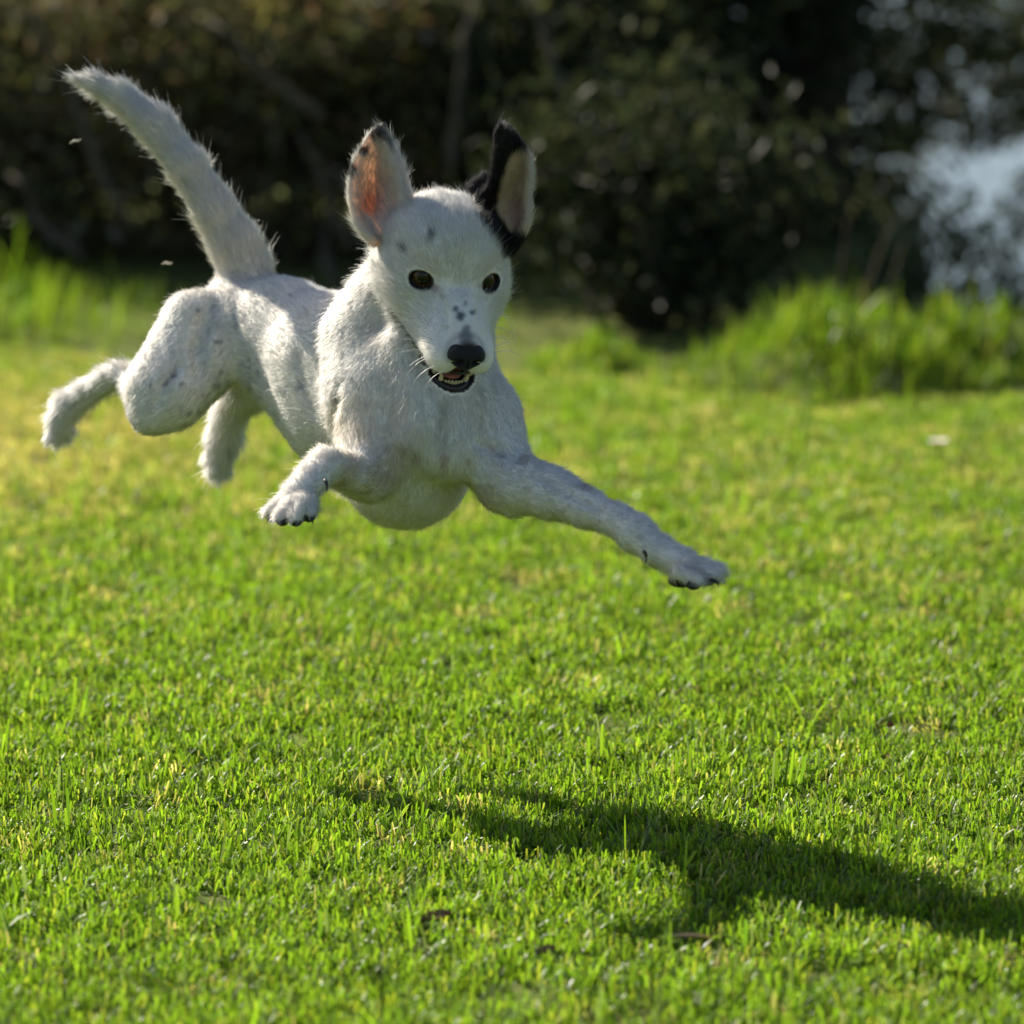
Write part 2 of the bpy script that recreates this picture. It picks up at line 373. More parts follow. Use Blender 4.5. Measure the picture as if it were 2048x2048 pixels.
def addblob(x0, x1, z0, z1, n, s_=.05, y0=-.25, y1=.3, m=55):
    c = np.stack([rng.uniform(x0, x1, n), rng.uniform(y0, y1, n), rng.uniform(z0, z1, n)], 1)
    w = rng.integers(0, n, n * m); pts.append(c[w] + rng.normal(size=(n * m, 3)) * s_)
def addat(px0, px1, py0, py1, n, s_=.03, m=20, ya=7.4, yb=8.3):     # sprays of leaves seen against the water
    for _ in range(n):
        c = tl(rng.uniform(px0, px1), rng.uniform(py0, py1), rng.uniform(ya, yb)); pts.append(c + rng.normal(size=(m, 3)) * s_)
addblob(-.45, .08, .0, .5, 170)            # dense dark mass round the trunk
addblob(-.5, .08, .45, 1.2, 150, .07)
addblob(.1, 1.1, .75, 1.3, 70, .07)
addat(1640, 1720, 0, 560, 34, .03, 30)     # ragged edge of the mass
addat(1690, 1990, -60, 225, 88, .032, 28)
addat(1700, 1780, 150, 270, 10, .022, 18)
addat(1800, 1960, 225, 270, 6, .014, 18)
addat(1700, 1790, 260, 520, 11, .018, 16)
addat(1880, 1960, 330, 480, 5, .014, 12)
addat(1800, 1950, 0, 200, 6, .016, 12)
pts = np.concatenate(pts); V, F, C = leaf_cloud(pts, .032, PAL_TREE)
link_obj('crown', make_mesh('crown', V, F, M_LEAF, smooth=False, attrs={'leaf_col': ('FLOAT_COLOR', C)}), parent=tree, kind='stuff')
# dry stalks before the tree
stl = [(1452, 380, 1530, 600, 'leftmost dry stalk, leaning left, before the dark tree'), (1500, 455, 1545, 600, 'short dry stalk second from the left before the dark tree'),
       (1600, 420, 1570, 600, 'tall straw stalk in the middle of the dry stalks'), (1690, 400, 1600, 610, 'long dry stalk leaning right before the dark tree'), (1712, 450, 1660, 610, 'rightmost dry stalk beside the bright gap')]
for (x0, y0, x1, y1, lb) in stl:
    top, bot = at(x0, y0, 6.55), at(x1, y1, 6.55); bot = bot + (bot - top) * (bot[2] / max(top[2] - bot[2], .01))
    bot[2] = float(ground_z(bot[0], bot[1])) - .005
    v, f = tube(wiggle(bot, top, 7, .004) - bot, np.linspace(.0026, .0012, 7), 6)
    link_obj('dry_stalk', make_mesh('dry_stalk', v, f, M_TWIG), label=lb, cat='stalk', group='dry stalks before the tree', loc=bot)

# ------------------------------------------------------------------ small things on the lawn
M_DEAD = plain_material('dead_leaf', (.23, .085, .04), .6, .35, 120)
M_DEAD2 = plain_material('brown_leaf', (.22, .12, .06), .7, .35, 120)
M_STRAW = plain_material('straw', (.42, .33, .17), .7, .3, 90)
def dead_leaf(px, py, L, wd, ang, lift, m, label, z=.006):
    c = at_ground(px, py); n = 9; L *= .75; wd *= .7; lift *= .5
    V = []
    for i in range(n):
        f = i / (n - 1); w = wd * math.sin(math.pi * min(f * .93 + .04, 1)) ** .8
        for s_ in (-1, 0, 1):
            V.append((L * (f - .5), s_ * w / 2, .002 * math.sin(f * 3.1) + lift * f + (0.003 if s_ else 0)))
    F = [(i * 3 + k, i * 3 + 3 + k, i * 3 + 4 + k, i * 3 + 1 + k) for i in range(n - 1) for k in (0, 1)]
    V = np.array(V); V2 = V - [0, 0, .0006]; F2 = [tuple(q + len(V) for q in f_[::-1]) for f_ in F]
    o = link_obj('dead_leaf', make_mesh('dead_leaf', np.concatenate([V, V2]), F + F2, m), label=label, cat='leaf', group='dead leaves on the lawn', loc=(c[0], c[1], c[2] + z))
    o.rotation_euler = (.25, 0, ang)
dead_leaf(1662, 1393, .040, .010, .35, .010, M_DEAD, 'slender reddish dead leaf lying on the lawn at right')
dead_leaf(1672, 1452, .034, .013, -.3, .004, M_DEAD2, 'curled dark brown leaf just below the reddish leaf')
dead_leaf(822, 1752, .040, .016, .5, .006, M_DEAD2, 'brown dead leaf sunk in the foreground grass, left of the shadow')
dead_leaf(1032, 1816, .026, .014, .2, .004, M_DEAD2, 'small brown leaf low in the foreground grass', )
dead_leaf(1290, 1792, .055, .008, -.15, .006, M_STRAW, 'pale curled straw leaf in the grass below the shadow')
dead_leaf(1290, 1325, .045, .005, .4, .012, M_STRAW, 'thin pale straw blade lying above the shadow')
dead_leaf(950, 1368, .030, .006, .1, .006, M_STRAW, 'thin dull straw blade in mid lawn below the chest')
dead_leaf(716, 1110, .030, .014, .1, .006, M_DEAD, 'blurred reddish leaf on the lawn under the left forepaw')
M_PETAL = plain_material('petal', (.78, .70, .66), .6, .05, 60); M_YEL = plain_material('flower_centre', (.5, .36, .05), .7, .2, 200)
M_STEM = plain_material('stem', (.09, .17, .03), .6, .2, 60)
c = at_ground(1768, 890)
fl = link_obj('daisy', None, label='small pale daisy blurred in the far lawn at right', cat='flower', loc=c)
v, f = tube([(0, 0, 0), (.002, 0, .02), (0, .001, .036)], [.0012, .001, .001], 6); link_obj('stem', make_mesh('stem', v, f, M_STEM), parent=fl)
for k in range(12):
    a = k * math.pi / 6; d = np.array([math.cos(a), math.sin(a), .25]); e = np.array([-math.sin(a), math.cos(a), 0])
    V = [np.array((0, 0, .036)) + d * q * .012 + e * s_ * w for q, w in ((.2, .001), (.6, .0026), (.9, .0024), (1.0, .001)) for s_ in (-1, 1)]
    V = np.array(V); F = [(2 * i, 2 * i + 1, 2 * i + 3, 2 * i + 2) for i in range(3)]
    link_obj('petal', make_mesh('petal', V, F, M_PETAL), parent=fl)
bpy_me = tube([(0, 0, .034), (0, 0, .037), (0, 0, .0385)], [.0035, .0035, .002], 10); link_obj('centre', make_mesh('centre', bpy_me[0], bpy_me[1], M_YEL), parent=fl)
M_CHAFF = plain_material('chaff', (.6, .55, .45), .6, .1, 60)
for (x0, y0, x1, y1, dd, lb) in ((131, 271, 154, 262, 300, 'bit of pale chaff in the air below the tail tip'), (305, 499, 326, 495, 350, 'bit of pale chaff in the air left of the rump')):
    a, b_ = D(x0, y0, dd), D(x1, y1, dd); m_ = (a + b_) / 2
    v, f = tube([a - m_, (a - m_) * .3 + UPV * .001, (b_ - m_) * .4 - UPV * .0005, b_ - m_], [.0003, .0012, .001, .0003], 6)
    link_obj('chaff', make_mesh('chaff', v, f, M_CHAFF), label=lb, cat='chaff', group='chaff kicked up by the dog', loc=m_)

# ------------------------------------------------------------------ the dog: one continuous skin grown as a distance field
ORG = D(720, 1000, 120)                       # the Empty sits under the chest
dog = link_obj('dog', None, label='white terrier with one black ear leaping through the air above the lawn, mouth open', cat='dog', loc=ORG)

YAW, PIT, ROL = R(20), R(34), R(1.5)
toC = -FWD
f0, u0 = toC * math.cos(PIT) - UPV * math.sin(PIT), UPV * math.cos(PIT) + toC * math.sin(PIT)
def rotv(v, ax, a):
    ax = ax / np.linalg.norm(ax); return v * math.cos(a) + np.cross(ax, v) * math.sin(a) + ax * np.dot(ax, v) * (1 - math.cos(a))
HR, HF, HU = RT.copy(), f0, u0
sgn = 1 if rotv(HF, UPV, YAW)[0] > 0 else -1
HR, HF, HU = [rotv(v, UPV, sgn * YAW) for v in (HR, HF, HU)]
HR, HF, HU = [rotv(v, FWD, ROL) for v in (HR, HF, HU)]
HO = D(855, 527, 8)
def H(r_, f, z): return HO + (HR * r_ + HF * f + HU * z) * .001

VX = .0016
LO = np.array([D(70, 100, 560)[0] - .03, DF - .26, .12]); HI = np.array([.24, DF + .60, .70])
dims = np.ceil((HI - LO) / VX).astype(int)
FIELD = np.full(dims, .05, np.float32)
PR = []                                       # primitives: kind, data, fur length (mm), flow direction, zone
def _box(lo, hi):
    a = np.clip(np.floor((lo - LO) / VX).astype(int), 0, dims); b_ = np.clip(np.ceil((hi - LO) / VX).astype(int) + 1, 0, dims)
    return a, b_
def _grid(a, b_):
    ax = [LO[i] + VX * np.arange(a[i], b_[i], dtype=np.float32) for i in range(3)]
    return np.stack(np.meshgrid(*ax, indexing='ij'), -1).astype(np.float32)
def sd_cone(p, a, ra, b_, rb):
    ba = b_ - a; l2 = float(ba @ ba); l = math.sqrt(l2)
    pa = p - a; h = np.clip((pa @ ba) / l2, 0, 1)
    # slant-corrected linear radius
    d = np.linalg.norm(pa - h[..., None] * ba, axis=-1)
    return d - (ra + (rb - ra) * h * h * (3 - 2 * h) * .35 + (rb - ra) * h * .65)
def sd_ell(p, c, M, rad):
    q = ((p - c) @ M.T); k0 = np.linalg.norm(q / rad, axis=-1); k1 = np.linalg.norm(q / (rad * rad), axis=-1)
    return np.where(k1 > 1e-9, k0 * (k0 - 1) / np.maximum(k1, 1e-9), -rad.min())
def sdp(kind, data, p):
    return sd_cone(p, *data) if kind == 'c' else sd_ell(p, *data)
def put(kind, data, k, sub=False, fur=8, flow=None, zone='body', ext=None):
    if kind == 'c': a, ra, b_, rb = data; m = max(ra, rb); lo, hi = np.minimum(a, b_) - m, np.maximum(a, b_) + m
    else: c, M, rad = data; m = rad.max(); lo, hi = c - m, c + m
    a_, e_ = _box(lo - k - VX * 2, hi + k + VX * 2)
    if np.any(e_ <= a_): return
    sl = tuple(slice(a_[i], e_[i]) for i in range(3)); g = _grid(a_, e_); d = sdp(kind, data, g).astype(np.float32); o = FIELD[sl]
    if sub:
        d = -d; h = np.maximum(k - np.abs(o - d), 0) / k; FIELD[sl] = np.maximum(o, d) + h * h * k * .25
    else:
        h = np.maximum(k - np.abs(o - d), 0) / k; FIELD[sl] = np.minimum(o, d) - h * h * k * .25
        PR.append((kind, data, fur, flow, zone))
def cone(a, ra, b_, rb, k=14, fur=8, flow=None, zone='body', inv=False):
    """a,b = (px,py,dd); radii in photo units."""
    A, B = D(*a), D(*b_); fl = B - A; fl = fl / (np.linalg.norm(fl) + 1e-9)
    if inv: fl = -fl
    put('c', (A, ra * U * (1 + a[2] / 3600), B, rb * U * (1 + b_[2] / 3600)), k * .001, fur=fur, flow=fl if flow is None else flow, zone=zone)
def chain(pts, k=12, fur=8, zone='body'):
    for a, b_ in zip(pts[:-1], pts[1:]): cone(a[:3], a[3], b_[:3], b_[3], k, fur, zone=zone)
def ell(c, rad, k=14, fur=8, flow=None, zone='body', axes=None):
    M = np.stack([RT, FWD, UPV]) if axes is None else axes
    put('e', (D(*c), M, np.array(rad, float) * U * (1 + c[2] / 3600)), k * .001, fur=fur, flow=flow, zone=zone)
HM = np.stack([HR, HF, HU])
def hell(c, rad, k=8, fur=5, sub=False, M=None):
    put('e', (H(*c), HM if M is None else M, np.array(rad, float) * .001), k * .001, sub=sub, fur=fur, flow='head', zone='head')
def hcone(a, ra, b_, rb, k=8, fur=4, sub=False):
    put('c', (H(*a), ra * .001, H(*b_), rb * .001), k * .001, sub=sub, fur=fur, flow='head', zone='head')

# trunk, from rump to breast
AX = D(430, 600, 248) - D(780, 760, 60); AX /= np.linalg.norm(AX)      # towards the tail
cone((455, 590, 252), 76, (540, 628, 206), 90, 18, 5, flow=AX)
cone((540, 628, 206), 90, (640, 680, 152), 120, 24, 5, flow=AX)
cone((640, 690, 146), 120, (735, 740, 98), 128, 24, 5.5, flow=AX)
cone((515, 700, 206), 60, (640, 790, 146), 90, 20, 6, flow=AX)
ell((765, 878, 88), (120, 150, 118), 26, 6, flow=AX * .4 - UPV)
cone((770, 800, 85), 122, (650, 770, 140), 110, 20, 5.5, flow=AX)
# breast muscles
ell((722, 850, 26), (62, 62, 66), 20, 6, flow=-UPV)
ell((852, 844, 18), (70, 64, 62), 20, 6, flow=-UPV)
# neck and shoulders
cone((745, 610, 85), 90, (790, 560, 55), 82, 22, 8, flow=AX * .5 - UPV)
cone((735, 560, 70), 68, (715, 650, 80), 78, 18, 9, flow=AX * .3 - UPV)
cone((850, 640, 55), 78, (835, 780, 40), 106, 20, 8, flow=-UPV)
cone((760, 650, 25), 40, (800, 800, 10), 52, 14, 8, flow=-UPV)
cone((690, 640, 72), 72, (700, 745, 52), 76, 26, 7, flow=-UPV * .8 + AX * .4)
ell((706, 745, 52), (68, 86, 90), 24, 5.5, flow=-UPV)
ell((890, 785, 50), (80, 86, 88), 16, 5.5, flow=-UPV)
# tail
chain([(464, 520, 242, 48), (446, 466, 238, 39), (406, 400, 234, 31), (354, 316, 234, 28), (295, 238, 240, 27), (228, 182, 246, 20), (178, 158, 248, 11), (138, 146, 250, 3.5)], 9, 10, 'tail')
# near hind leg
cone((430, 622, 225), 80, (318, 742, 196), 70, 14, 5)
cone((316, 742, 196), 64, (284, 782, 190), 36, 12, 5)
cone((362, 604, 212), 54, (285, 730, 196), 46, 14, 5)
chain([(285, 768, 196, 36), (254, 736, 226, 20), (230, 708, 258, 15)], 8, 6, 'leg')
chain([(228, 704, 260, 22), (204, 716, 268, 20), (160, 744, 284, 20), (130, 764, 292, 23), (114, 792, 296, 22)], 5, 10, 'leg')
for e in ((96, 826, 292), (108, 832, 302), (122, 828, 306), (130, 812, 298)): cone((114, 796, 297), 12, e, 10, 3, 7, zone='paw')
# far hind leg
chain([(500, 650, 250, 66), (466, 730, 262, 42), (436, 775, 276, 26), (422, 830, 286, 25), (412, 862, 288, 24)], 8, 10, 'leg')
for e in ((402, 890, 280), (412, 897, 288), (424, 890, 294)): cone((412, 862, 288), 13, e, 10, 3, 8, zone='paw')
# left foreleg: tucked, paw hanging towards the camera
cone((705, 790, 40), 70, (694, 880, 15), 54, 9, 5.5)
cone((696, 905, 14), 42, (616, 878, -55), 30, 8, 7, zone='leg')
chain([(612, 880, -56, 32), (592, 900, -76, 28), (562, 934, -96, 29)], 6, 6, 'leg')
for (a, b_) in (((545, 940, -92), (510, 966, -102)), ((556, 946, -108), (528, 976, -124)), ((570, 946, -112), (556, 979, -128)), ((582, 940, -100), (586, 970, -116))):
    cone(a, 16, b_, 12.5, 2.5, 6, zone='paw')
# right foreleg: stretched forward to the right
cone((905, 800, 45), 76, (955, 903, 12), 56, 16, 5.5)
cone((955, 903, 12), 54, (985, 922, -5), 42, 12, 5.5)
cone((950, 935, 8), 30, (968, 958, 4), 16, 10, 6)
chain([(975, 916, 0, 47), (1040, 932, -34, 43), (1105, 958, -62, 33), (1165, 982, -90, 27), (1200, 1006, -106, 31), (1236, 1036, -120, 26), (1285, 1062, -138, 28)], 8, 5.5, 'leg')
cone((995, 885, -14), 22, (1090, 935, -52), 18, 10, 5)
for (a, b_) in (((1290, 1070, -120), (1335, 1083, -126)), ((1300, 1064, -136), (1354, 1077, -148)), ((1300, 1068, -152), (1346, 1086, -168)), ((1285, 1080, -160), (1316, 1096, -176))):
    cone(a, 17, b_, 13.5, 2.5, 7, zone='paw')

# head
hell((0, -38, 7), (50, 52, 45), 12, 6)
hell((0, -60, -16), (47, 44, 44), 14, 9)
for s_ in (-1, 1):
    hell((s_ * 31, -24, -14), (24, 34, 26), 14, 7)
    hell((s_ * 15, 51, -41), (14, 19, 15), 8, 3)
    hcone((s_ * 19, -8, -30), 25, (s_ * 11, 34, -37), 19, 14, 5)
hcone((0, -4, -12), 26, (0, 34, -26), 20, 12, 3)
hcone((0, 20, -20), 18, (0, 60, -31), 13, 8, 2)
hell((0, 16, -66), (21, 42, 13), 8, 6)
hell((0, 43, -73), (14, 17, 9), 6, 3)
hcone((0, -30, -48), 30, (0, 8, -60), 22, 12, 9)
put('c', (H(0, 19, 6), .003, H(0, 10, 38), .003), .009, sub=True)
# open mouth
hell((0, 47, -63), (18, 30, 7.0), 2, sub=True)
hcone((-23, 6, -51), 1.2, (-21, 35, -57), 3.6, 2, sub=True)
hcone((23, 6, -51), 1.2, (21, 35, -57), 3.6, 2, sub=True)
# eyes: lids round a socket
EYES = []
for s_ in (-1, 1):
    c = (s_ * 25.5, -4.5, 1.0); od = HF * .90 + HR * s_ * .40 + HU * .10; od /= np.linalg.norm(od)
    sx = np.cross(HU, od); sx /= np.linalg.norm(sx); sz = np.cross(od, sx)
    if sx @ HR < 0: sx, sz = -sx, sz
    sz = sz if sz @ HU > 0 else -sz
    hell(c, (13.4, 13.4, 12.8), 7, 1)
    tl = s_ * R(4)
    ex, ez = sx * math.cos(tl) + sz * math.sin(tl), -sx * math.sin(tl) + sz * math.cos(tl)
    put('e', (H(*c) + od * .013, np.stack([ex, od, ez]), np.array([.0098, .011, .0071])), .0012, sub=True)
    EYES.append((H(*c), od, ex, ez, s_))

# ears: cupped sheets laid down as strings of small balls, melted into the skull
def ear(ys, xl, xr, dd_fn, th=1.7):
    c = []; ys, xl, xr = map(np.array, (ys, xl, xr)); E = []
    for y in np.arange(ys[0], ys[-1], 2.6):
        l, r_ = np.interp(y, ys, xl), np.interp(y, ys, xr); m = max(3, int((r_ - l) / 2.6) * 2); tt = (y - ys[0]) / (ys[-1] - ys[0])
        for s_ in np.linspace(-1, 1, m):
            ss = math.sin(s_ * 1.35) / math.sin(1.35)
            c.append((D((l + r_) / 2 + ss * (r_ - l) / 2, y, dd_fn(ss, tt, s_)), th * .001 * (1.0 + .9 * tt)))
    return c
EL = ear([243, 250, 254, 278, 301, 325, 348, 372, 395, 418, 442, 458], [712, 705, 699, 686, 674, 667, 664, 664, 668, 676, 690, 706],
         [716, 722, 728, 740, 750, 757, 763, 771, 774, 767, 752, 735], lambda s_, t_, q: 32 + 26 * (1 - s_ * s_) * min(1, t_ * 2.2) * (1 - .55 * max(0, (t_ - .62) / .38)) - 14 * t_ + s_ * -4)
ER = ear([237, 246, 254, 278, 301, 325, 348, 372, 395, 418, 442, 460, 478], [946, 939, 937, 936, 935, 933, 928, 910, 902, 908, 925, 935, 948],
         [951, 960, 971, 987, 999, 1001, 999, 994, 996, 995, 986, 976, 962], lambda s_, t_, q: 40 + 24 * (1 - s_ * s_) * min(1, t_ * 2.2) * (1 - .55 * max(0, (t_ - .62) / .38)) - 8 * t_ + s_ * 14 * (1 - t_ * .5))
flap = ear([334, 345, 360, 380], [914, 898, 886, 884], [921, 922, 918, 912], lambda s_, t_, q: 62 - 8 * t_)
ER += flap
EL += [(D(x, y, d), .0022) for x, y, d in ()]
for lst in (EL, ER):
    for c, r_ in lst:
        a_, e_ = _box(c - r_ - .004, c + r_ + .004); sl = tuple(slice(a_[i], e_[i]) for i in range(3)); g = _grid(a_, e_)
        d = (np.linalg.norm(g - c, axis=-1) - r_).astype(np.float32); o = FIELD[sl]; k = .0016
        h = np.maximum(k - np.abs(o - d), 0) / k; FIELD[sl] = np.minimum(o, d) - h * h * k * .25
EARC = {'L': np.array([c for c, _ in EL]), 'R': np.array([c for c, _ in ER])}

def surf_dd(px_, py_):
    for d_ in np.arange(-160, 420, 1.5):
        i = np.round((D(px_, py_, d_) - LO) / VX).astype(int)
        if np.all(i >= 0) and np.all(i < dims) and FIELD[tuple(i)] < 0: return d_
    return None
def groove(pts, r_, k, lift=0.):
    """a shallow furrow between two muscles, pressed along the skin"""
    q = [(x, y, surf_dd(x, y)) for x, y in pts]; q = [p_ for p_ in q if p_[2] is not None]
    for a, b_ in zip(q[:-1], q[1:]):
        put('c', (D(a[0], a[1], a[2] - lift), r_ * .001, D(b_[0], b_[1], b_[2] - lift), r_ * .001), k * .001, sub=True)
groove([(398, 575), (384, 615), (374, 655), (378, 700)], 3.0, 12)
groove([(336, 690), (312, 722), (300, 760)], 1.5, 9)
groove([(640, 720), (632, 760), (630, 800)], 1.5, 10)
groove([(838, 765), (834, 800), (832, 846)], 2.0, 9)
groove([(905, 838), (945, 848), (985, 868)], 2.0, 8)
groove([(1020, 902), (1070, 930), (1130, 962)], 1.2, 7)
groove([(205, 722), (175, 744), (145, 762)], 1.0, 5)
groove([(560, 668), (572, 720), (590, 780)], .8, 9); groove([(600, 690), (606, 735), (612, 780)], .8, 9)
groove([(832, 566), (842, 596), (840, 622)], .8, 5); groove([(906, 562), (902, 590), (906, 612)], .6, 5)

def surface_nets(G, lo, h):
    ins = G < 0
    nx, ny, nz = G.shape
    c = [ins[i:nx - 1 + i, j:ny - 1 + j, k:nz - 1 + k] for i in (0, 1) for j in (0, 1) for k in (0, 1)]
    any_, all_ = c[0].copy(), c[0].copy()
    for q in c[1:]: any_ |= q; all_ &= q
    act = np.argwhere(any_ & ~all_); del any_, all_
    flat = (act[:, 0] * (ny - 1) + act[:, 1]) * (nz - 1) + act[:, 2]     # sorted
    P = np.zeros((len(act), 3)); W_ = np.zeros(len(act))
    cor = [(i, j, k) for i in (0, 1) for j in (0, 1) for k in (0, 1)]
    val = {q: G[act[:, 0] + q[0], act[:, 1] + q[1], act[:, 2] + q[2]].astype(float) for q in cor}
    for q in cor:
        for ax in range(3):
            if q[ax] == 0:
                q2 = list(q); q2[ax] = 1; q2 = tuple(q2); a, b_ = val[q], val[q2]; m = (a < 0) != (b_ < 0)
                tt = np.where(m, a / np.where(m, a - b_, 1), 0); pos = np.array(q, float)[None] + np.eye(3)[ax][None] * tt[:, None]
                P[m] += pos[m]; W_[m] += 1
    P = act + P / W_[:, None]
    faces = []
    for ax in range(3):
        s0 = [slice(None)] * 3; s1 = [slice(None)] * 3; s0[ax] = slice(0, -1); s1[ax] = slice(1, None)
        ch = ins[tuple(s0)] != ins[tuple(s1)]; e = np.argwhere(ch); sg = ins[e[:, 0], e[:, 1], e[:, 2]]
        o1, o2 = (ax + 1) % 3, (ax + 2) % 3
        ok = (e[:, o1] > 0) & (e[:, o2] > 0) & (e[:, o1] < G.shape[o1] - 1) & (e[:, o2] < G.shape[o2] - 1); e, sg = e[ok], sg[ok]
        q = []
        for d1, d2 in ((-1, -1), (0, -1), (0, 0), (-1, 0)):
            cc = e.copy(); cc[:, o1] += d1; cc[:, o2] += d2
            q.append(np.searchsorted(flat, (cc[:, 0] * (ny - 1) + cc[:, 1]) * (nz - 1) + cc[:, 2]))
        q = np.stack(q, 1); q[~sg] = q[~sg][:, ::-1]; faces.append(q)
    return lo + P * h, np.concatenate(faces)

V, F = surface_nets(FIELD, LO, VX)
del FIELD
def normals(V, F):
    n = np.cross(V[F[:, 2]] - V[F[:, 0]], V[F[:, 3]] - V[F[:, 1]]); out = np.zeros_like(V)
    for k in range(4):
        for ax in range(3): out[:, ax] += np.bincount(F[:, k], n[:, ax], len(V))
    return out / (np.linalg.norm(out, axis=1)[:, None] + 1e-20)
def smooth(V, F, it=2, lam=.5):
    e = np.concatenate([F[:, [0, 1]], F[:, [1, 2]], F[:, [2, 3]], F[:, [3, 0]]]); deg = np.bincount(e.ravel(), minlength=len(V))
    for _ in range(it):
        A = np.zeros_like(V)
        for ax in range(3): A[:, ax] = np.bincount(e[:, 0], V[e[:, 1], ax], len(V)) + np.bincount(e[:, 1], V[e[:, 0], ax], len(V))
        V = V + lam * (A / deg[:, None] - V)
    return V
V = smooth(V, F, 2)
N = normals(V, F)

# per-vertex fur length, lie of the coat, colour
def pix(P):
    q = P - CAM; z = q @ FWD; return (.5 + (q @ RT) / z * FL) * 1932, (.5 - (q @ UPV) / z * FL) * 1932, (z - DF) * 1000
px, py, dd = pix(V)
nose_p = H(0, 65, -32)
flow = np.zeros_like(V); fl_len = np.zeros(len(V)); wsum = np.full(len(V), 1e-9); headw = np.zeros(len(V)); taw = np.zeros(len(V)); legw = np.zeros(len(V)); paww = np.zeros(len(V))
hd = V - nose_p; hd /= np.linalg.norm(hd, axis=1)[:, None]
for kind, data, fur, flw, zone in PR:
    m = max(data[1], data[3]) if kind == 'c' else data[2].max()
    lo_, hi_ = (np.minimum(data[0], data[2]) - m, np.maximum(data[0], data[2]) + m) if kind == 'c' else (data[0] - m, data[0] + m)
    q = np.where(np.all((V > lo_ - .03) & (V < hi_ + .03), axis=1))[0]
    if not len(q): continue
    d = np.maximum(sdp(kind, data, V[q]), 0); w = np.exp(-d / .004)
    if flw is None: flw = -UPV
    fv = hd[q] if isinstance(flw, str) else np.broadcast_to(flw / np.linalg.norm(flw), (len(q), 3))
    flow[q] += fv * w[:, None]; fl_len[q] += fur * w; wsum[q] += w
    if zone == 'head': headw[q] += w
    if zone == 'tail': taw[q] += w
    if zone == 'leg': legw[q] += w
    if zone == 'paw': paww[q] += w
flow /= wsum[:, None]; fl_len /= wsum; headw /= wsum; taw /= wsum; legw /= wsum; paww /= wsum
fl_len *= .001
def fbm(P, s_, oct_=3, seed=0.):
    """smooth noise on a lattice, vectorised"""
    out = np.zeros(len(P)); amp = 1.
    for o_ in range(oct_):
        q = P * s_ * 2 ** o_ + seed + o_ * 17.3; i = np.floor(q).astype(np.int64); f = q - i; f = f * f * (3 - 2 * f)
        acc = 0
        for a in (0, 1):
            for b_ in (0, 1):
                for c in (0, 1):
                    hsh = ((i[:, 0] + a) * 73856093) ^ ((i[:, 1] + b_) * 19349663) ^ ((i[:, 2] + c) * 83492791)
                    hsh = (hsh * 2654435761) & 0xffffffff; r_ = ((hsh >> 8) & 0xffff) / 65535.
                    acc = acc + r_ * (f[:, 0] if a else 1 - f[:, 0]) * (f[:, 1] if b_ else 1 - f[:, 1]) * (f[:, 2] if c else 1 - f[:, 2])
        out += acc * amp; amp *= .5
    return out / (2 - 2 ** (1 - oct_))
WHITE = np.array([.915, .865, .785])
col = np.tile(WHITE, (len(V), 1)) * (0.94 + .12 * fbm(V, 40))[:, None]
def blend(mask, c, col=None):
    global COLV
    COLV = COLV * (1 - mask[:, None]) + np.array(c) * mask[:, None]
COLV = col
def sstep(x, a, b_): t_ = np.clip((x - a) / (b_ - a), 0, 1); return t_ * t_ * (3 - 2 * t_)
# grey ticking through the coat of flank, rump and thigh
tick = sstep(fbm(V, 150, 2, 5.), .56, .80) * sstep(fbm(V, 26, 2, 9.), .42, .60) * (1 - headw) * (px < 640) * (1 - taw)
blend(tick * .7, (.20, .20, .22))
warm = sstep(fbm(V, 30, 2, 31.), .38, .75) * sstep(py, 690, 840) * (px > 600) * (1 - sstep(px, 900, 980))
blend(warm * .62, (.62, .50, .34))
def spot(mask_px, mask_py, r_, c, a=1., asp=1., depth=None):
    d = np.sqrt((px - mask_px) ** 2 + ((py - mask_py) * asp) ** 2); m = (1 - sstep(d + 5 * (fbm(V, 260, 2, mask_px) - .5), r_ * .3, r_ * 1.2)) * (N @ FWD < .1) * (1 - taw)
    if depth is not None: m = m * (dd < depth)
    blend(m * a, c)
GR = (.10, .11, .13)
for x, y, r_, a in ((815, 443, 10, .95), (762, 470, 9, .95), (812, 455, 6, .6), (869, 596, 11, .95), (860, 583, 7, .8), (892, 590, 7, .8), (878, 572, 5, .6), (873, 577, 4, .4), (880, 620, 10, .7), (880, 636, 17, .75), (845, 618, 5, .35), (905, 735, 8, .35)): spot(x, y, r_, GR, a, 1, 60)
spot(822, 545, 12, (.35, .2, .2), .6, 1, 60); spot(835, 560, 9, (.4, .26, .25), .4, 1, 60); spot(905, 540, 6, (.3, .2, .15), .4, 1, 60)
for k in range(26):
    t_ = rng.random(); spot(430 + 220 * rng.random(), 500 + 130 * rng.random(), 3 + 4 * rng.random(), (.16, .17, .20), .38, 1.7)
spot(1110, 915, 30, (.34, .29, .27), .6, 2.4); spot(990, 865, 10, (.5, .36, .26), .4); spot(787, 862, 12, (.42, .28, .16), .5, .7); spot(838, 868, 14, (.42, .28, .16), .5, .6); spot(925, 842, 12, (.45, .3, .18), .4, 1.4); spot(730, 842, 14, (.45, .32, .24), .4, 1.6); spot(885, 870, 10, (.42, .28, .16), .4); spot(300, 826, 14, (.45, .32, .22), .3)
